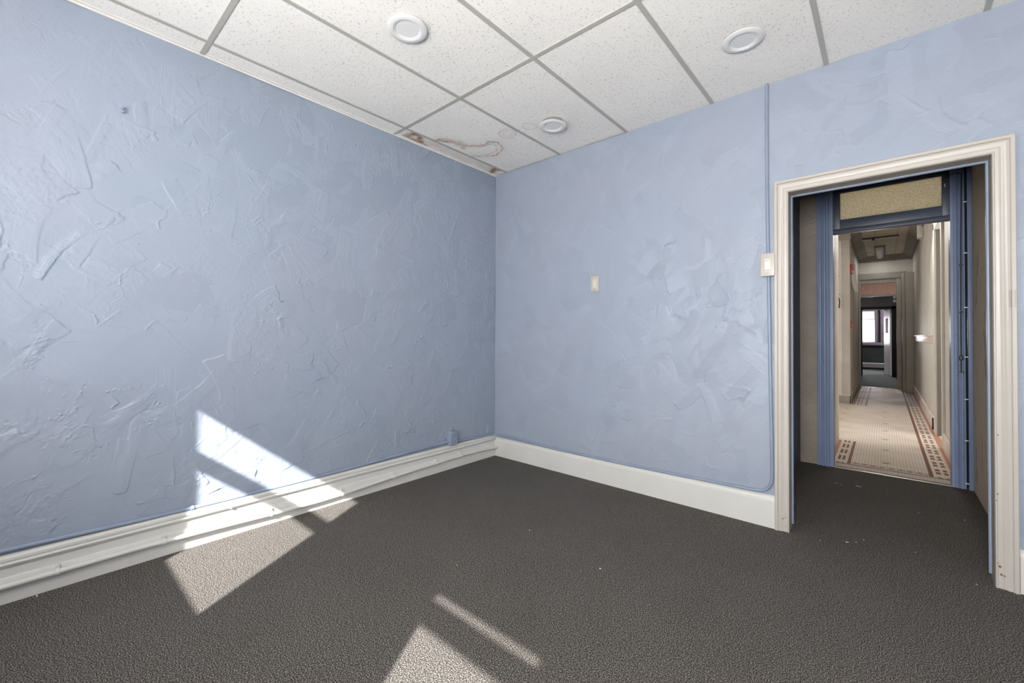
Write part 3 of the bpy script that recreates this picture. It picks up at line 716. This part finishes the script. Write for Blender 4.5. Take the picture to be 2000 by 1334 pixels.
t = thing('alarm_pull_station', (2.38, 6.6, 1.37), 'lower red pull station on left hall wall', 'fire alarm')
MB().box(2.38, 2.402, 6.52, 6.62, 1.30, 1.43, bev=.003).build('body', M_red, t)
for i, (y, dx, z0) in enumerate(((6.72, .0, 2.0), (6.86, .004, 2.03), (7.0, .008, 1.97))):
    m = MB(); y0 = y; H_ = .27
    rg = []
    for k in range(7):
        q = k/6; z = z0+H_*(1-q); x = 2.386+dx+.035*q*q
        rg.append([Vector((x, y0, z)), Vector((x+.045, y0+.05, z+.01)), Vector((x+.047, y0+.05, z+.01)), Vector((x+.002, y0, z))])
    m.rings(rg)
    m.build('notice_sheet', M_paper, label=['white notice sheet curling off left hall wall, nearest of three', 'white notice sheet on left hall wall, middle of three', 'white notice sheet on left hall wall, farthest of three'][i], cat='paper', group='notices on the hall wall')
t = thing('wall_bracket', (2.2, 6.39, 1.9), 'black curved arm bracket with wire loop on the hall pier', 'bracket')
MB().box(2.15, 2.205, 6.35, 6.392, 1.885, 1.905, bev=.003).build('base_plate', M_bracket, t)
MB().tube([(2.18, 6.36, 1.89), (2.215, 6.35, 1.85), (2.238, 6.35, 1.79), (2.24, 6.35, 1.73), (2.225, 6.35, 1.70)], .009, n=8, sub=4).build('curved_arm', M_bracket, t)
MB().box(2.205, 2.245, 6.33, 6.36, 1.655, 1.70, bev=.006).build('end_clamp', M_bracket, t)
MB().tube([(2.20+.05*math.cos(a_), 6.30+.04*math.sin(a_), 1.895) for a_ in [k*math.pi/8 for k in range(17)]], .002, n=6).build('wire_loop', M_metal_dark, t)
MB().box(2.155, 2.24, 6.384, 6.392, 2.215, 2.22).build('wall_hook', M_bracket, label='thin dark wire peg on the hall pier above the bracket', cat='hook')
t = thing('emergency_light', (3.03, 9.8, 2.05), 'pair of small white emergency lamp heads beside far doorway', 'emergency light')
MB().box(3.0, 3.05, 9.85, 9.95, 1.98, 2.04, bev=.004).build('battery_case', M_bracket, t)
for dz in (2.05, 1.965): MB().lathe([(0, .01), (.03, .012), (.034, 0), (.02, -.03), (0, -.035)], (3.005, 9.84, dz), (-.5, -1, -.2), 20).build('lamp_head', M_lightwhite, t)

# ------------------------------------------------------------------ rooms past the hall
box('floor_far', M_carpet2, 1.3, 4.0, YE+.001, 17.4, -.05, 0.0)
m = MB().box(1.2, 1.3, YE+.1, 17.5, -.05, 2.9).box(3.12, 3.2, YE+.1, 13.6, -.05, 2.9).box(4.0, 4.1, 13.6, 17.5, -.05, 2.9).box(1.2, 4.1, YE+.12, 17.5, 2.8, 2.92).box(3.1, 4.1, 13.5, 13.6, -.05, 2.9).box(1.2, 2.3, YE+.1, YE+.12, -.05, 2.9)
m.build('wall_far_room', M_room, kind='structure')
m = MB().box(1.3, 2.31, 13.5, 13.62, 0, 2.8).box(3.0, 3.15, 13.5, 13.62, 0, 2.8).box(2.31, 3.0, 13.5, 13.62, 1.99, 2.8)
wf = m.build('wall_far_divider', M_room, kind='structure')
m = MB().box(2.24, 2.33, 13.46, 13.63, 0, 2.05, bev=.005).box(2.985, 3.08, 13.46, 13.63, 0, 2.05, bev=.005).box(2.24, 3.08, 13.46, 13.63, 1.965, 2.05, bev=.005); m.build('dark_casing', M_dark, wf)
# far wall with window
wx0, wx1, wz0, wz1 = 1.75, 2.565, .99, 2.08
m = MB().box(1.3, wx0, 17.0, 17.1, 0, 2.9).box(wx1, 4.1, 17.0, 17.1, 0, 2.9).box(wx0, wx1, 17.0, 17.1, 0, wz0).box(wx0, wx1, 17.0, 17.1, wz1, 2.9)
ww = m.build('wall_far_end', M_room, kind='structure')
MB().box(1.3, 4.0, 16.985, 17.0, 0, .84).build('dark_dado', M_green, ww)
m = MB().box(wx0-.08, wx0, 16.96, 17.05, wz0-.05, wz1+.08, bev=.005).box(wx1, wx1+.08, 16.96, 17.05, wz0-.05, wz1+.08, bev=.005).box(wx0, wx1, 16.96, 17.05, wz1, wz1+.08, bev=.005).box(wx0-.1, 3.4, 16.90, 17.02, .86, .965, bev=.005).box(2.72, 2.83, 16.9, 17.0, .965, 2.3, bev=.01)
wn = m.build('window_3', M_lilac, kind='structure')
MB().box(wx0, wx1, 17.04, 17.045, wz0, wz1).build('glass', M_pane, wn)
MB().box(wx0, wx1, 16.985, 16.99, 1.80, wz1).build('roller_blind', M_blind, wn)
MB().box(wx0, wx1, 16.98, 16.995, 1.785, 1.80).build('blind_rail', M_bracket, wn)
t = thing('baseboard_heater', (2.6, 16.9, .04), 'long pale baseboard heater under the far window', 'heater')
MB().box(1.6, 3.4, 16.90, 16.98, .06, .235, bev=.006).build('cover', M_halltrim, t)
MB().box(1.6, 3.4, 16.885, 16.90, .19, .235, bev=.004).build('top_lip', M_doorw, t)
# open white door
d1 = Vector((2.965, 13.72, 0)); d2 = Vector((2.835, 14.62, 0)); dv = (d2-d1).normalized(); nv = Vector((-dv.y, dv.x, 0))
t = thing('open_door', tuple(d1), 'white door with a narrow dark window standing open in the far room', 'door')
def slab(a_, b_, z0, z1, o0, o1):
    m = MB(); m.rings([[d1+dv*a_+nv*o0+Vector((0, 0, z)), d1+dv*b_+nv*o0+Vector((0, 0, z)), d1+dv*b_+nv*o1+Vector((0, 0, z)), d1+dv*a_+nv*o1+Vector((0, 0, z))] for z in (z0, z1)]); return m
ds = slab(0, .9, .02, 1.97, -.02, .02).build('door_slab', M_doorw, t)
slab(.28, .62, 1.28, 1.72, .0201, .026).build('door_window', M_dark, ds)
slab(.25, .65, 1.25, 1.28, .0201, .03).build('window_stop', M_doorw, ds)
q = d1+dv*.83+nv*.03+Vector((0, 0, .90))
m = MB().lathe([(.012, 0), (.012, .03), (.028, .045), (.028, .06), (0, .068)], q, nv, 20); m.build('door_knob', M_metal, ds)

# ------------------------------------------------------------------ flecks on the carpet
FL = [(1172, 1111), (1268, 1181), (1034, 1036), (1080, 985), (1633, 944), (1642, 947), (1677, 950), (1794, 1002), (1884, 1016), (1910, 1037), (1788, 1079), (1687, 1055), (1602, 1056), (1654, 1059), (1672, 1059), (1908, 1142), (72, 1164), (1320, 1026), (893, 1104)]
FLAB = ['largest round white speck lying alone mid carpet',
 'tiny white fleck on open carpet between the large speck and picture bottom, to its right', 'tiny white fleck on carpet halfway between room corner and large speck',
 'tiny white fleck on carpet closest to middle of the right baseboard', 'longer white scrape on carpet just inside doorway, left one of the pair',
 'short white scrap touching the left scrape inside the doorway', 'longer white scrape on carpet just inside doorway, right one of the pair',
 'tiny white fleck in the middle of the doorway carpet', 'tiny white fleck on carpet near right side wall inside the doorway', 'tiny white fleck beside the right door jamb, inside the doorway',
 'tiny white fleck in front of the doorway, nearest the right casing', 'bright white fleck in front of the doorway, right end of the row', 'tiny white fleck in front of the doorway, left end of the row',
 'thin white thread in front of the doorway, longest in the row', 'short white thread in front of the doorway, between long thread and bright fleck', 'white thread on carpet beside the foot of the right door casing',
 'white thread on carpet against the left baseboard at far left', 'tiny white fleck on carpet left of the left door casing foot', 'tiny white fleck on carpet just above the narrow sunlit strip']
F_ = 825.74; PX, PY = 1000.9, 644.8
for i, (a_, b_) in enumerate(FL):
    d = r2*((a_-PX)/F_)-u2*((b_-PY)/F_)+fw
    k = -CAM[2]/d.z; p = Vector(CAM)+d*k
    r = .0042 if i == 0 else random.uniform(.0015, .003)
    m = MB(); n = 7
    L_ = (8 if i in (4, 6) else (3 if i in (5, 13, 14, 15, 16) else 1.2)); an = random.uniform(-.4, .4)
    rr = [r*random.uniform(.7, 1.2) for _ in range(n)]
    def P(k_, s_, z_):
        x_ = rr[k_]*math.cos(k_*2*math.pi/n)*s_*L_; y_ = rr[k_]*math.sin(k_*2*math.pi/n)*s_
        return Vector((p.x+x_*math.cos(an)-y_*math.sin(an), p.y+x_*math.sin(an)+y_*math.cos(an), z_))
    m.rings([[P(k_, 1, .0) for k_ in range(n)], [P(k_, .9, r*.5) for k_ in range(n)], [P(k_, .4, r*.8) for k_ in range(n)]])
    m.build('lint_scrap' if L_ > 2 else 'paint_fleck', M_fleck, label=FLAB[i], cat='debris', group=None if i == 0 else ('paint flecks on the carpet' if L_ < 3 else 'lint scraps on the carpet'))
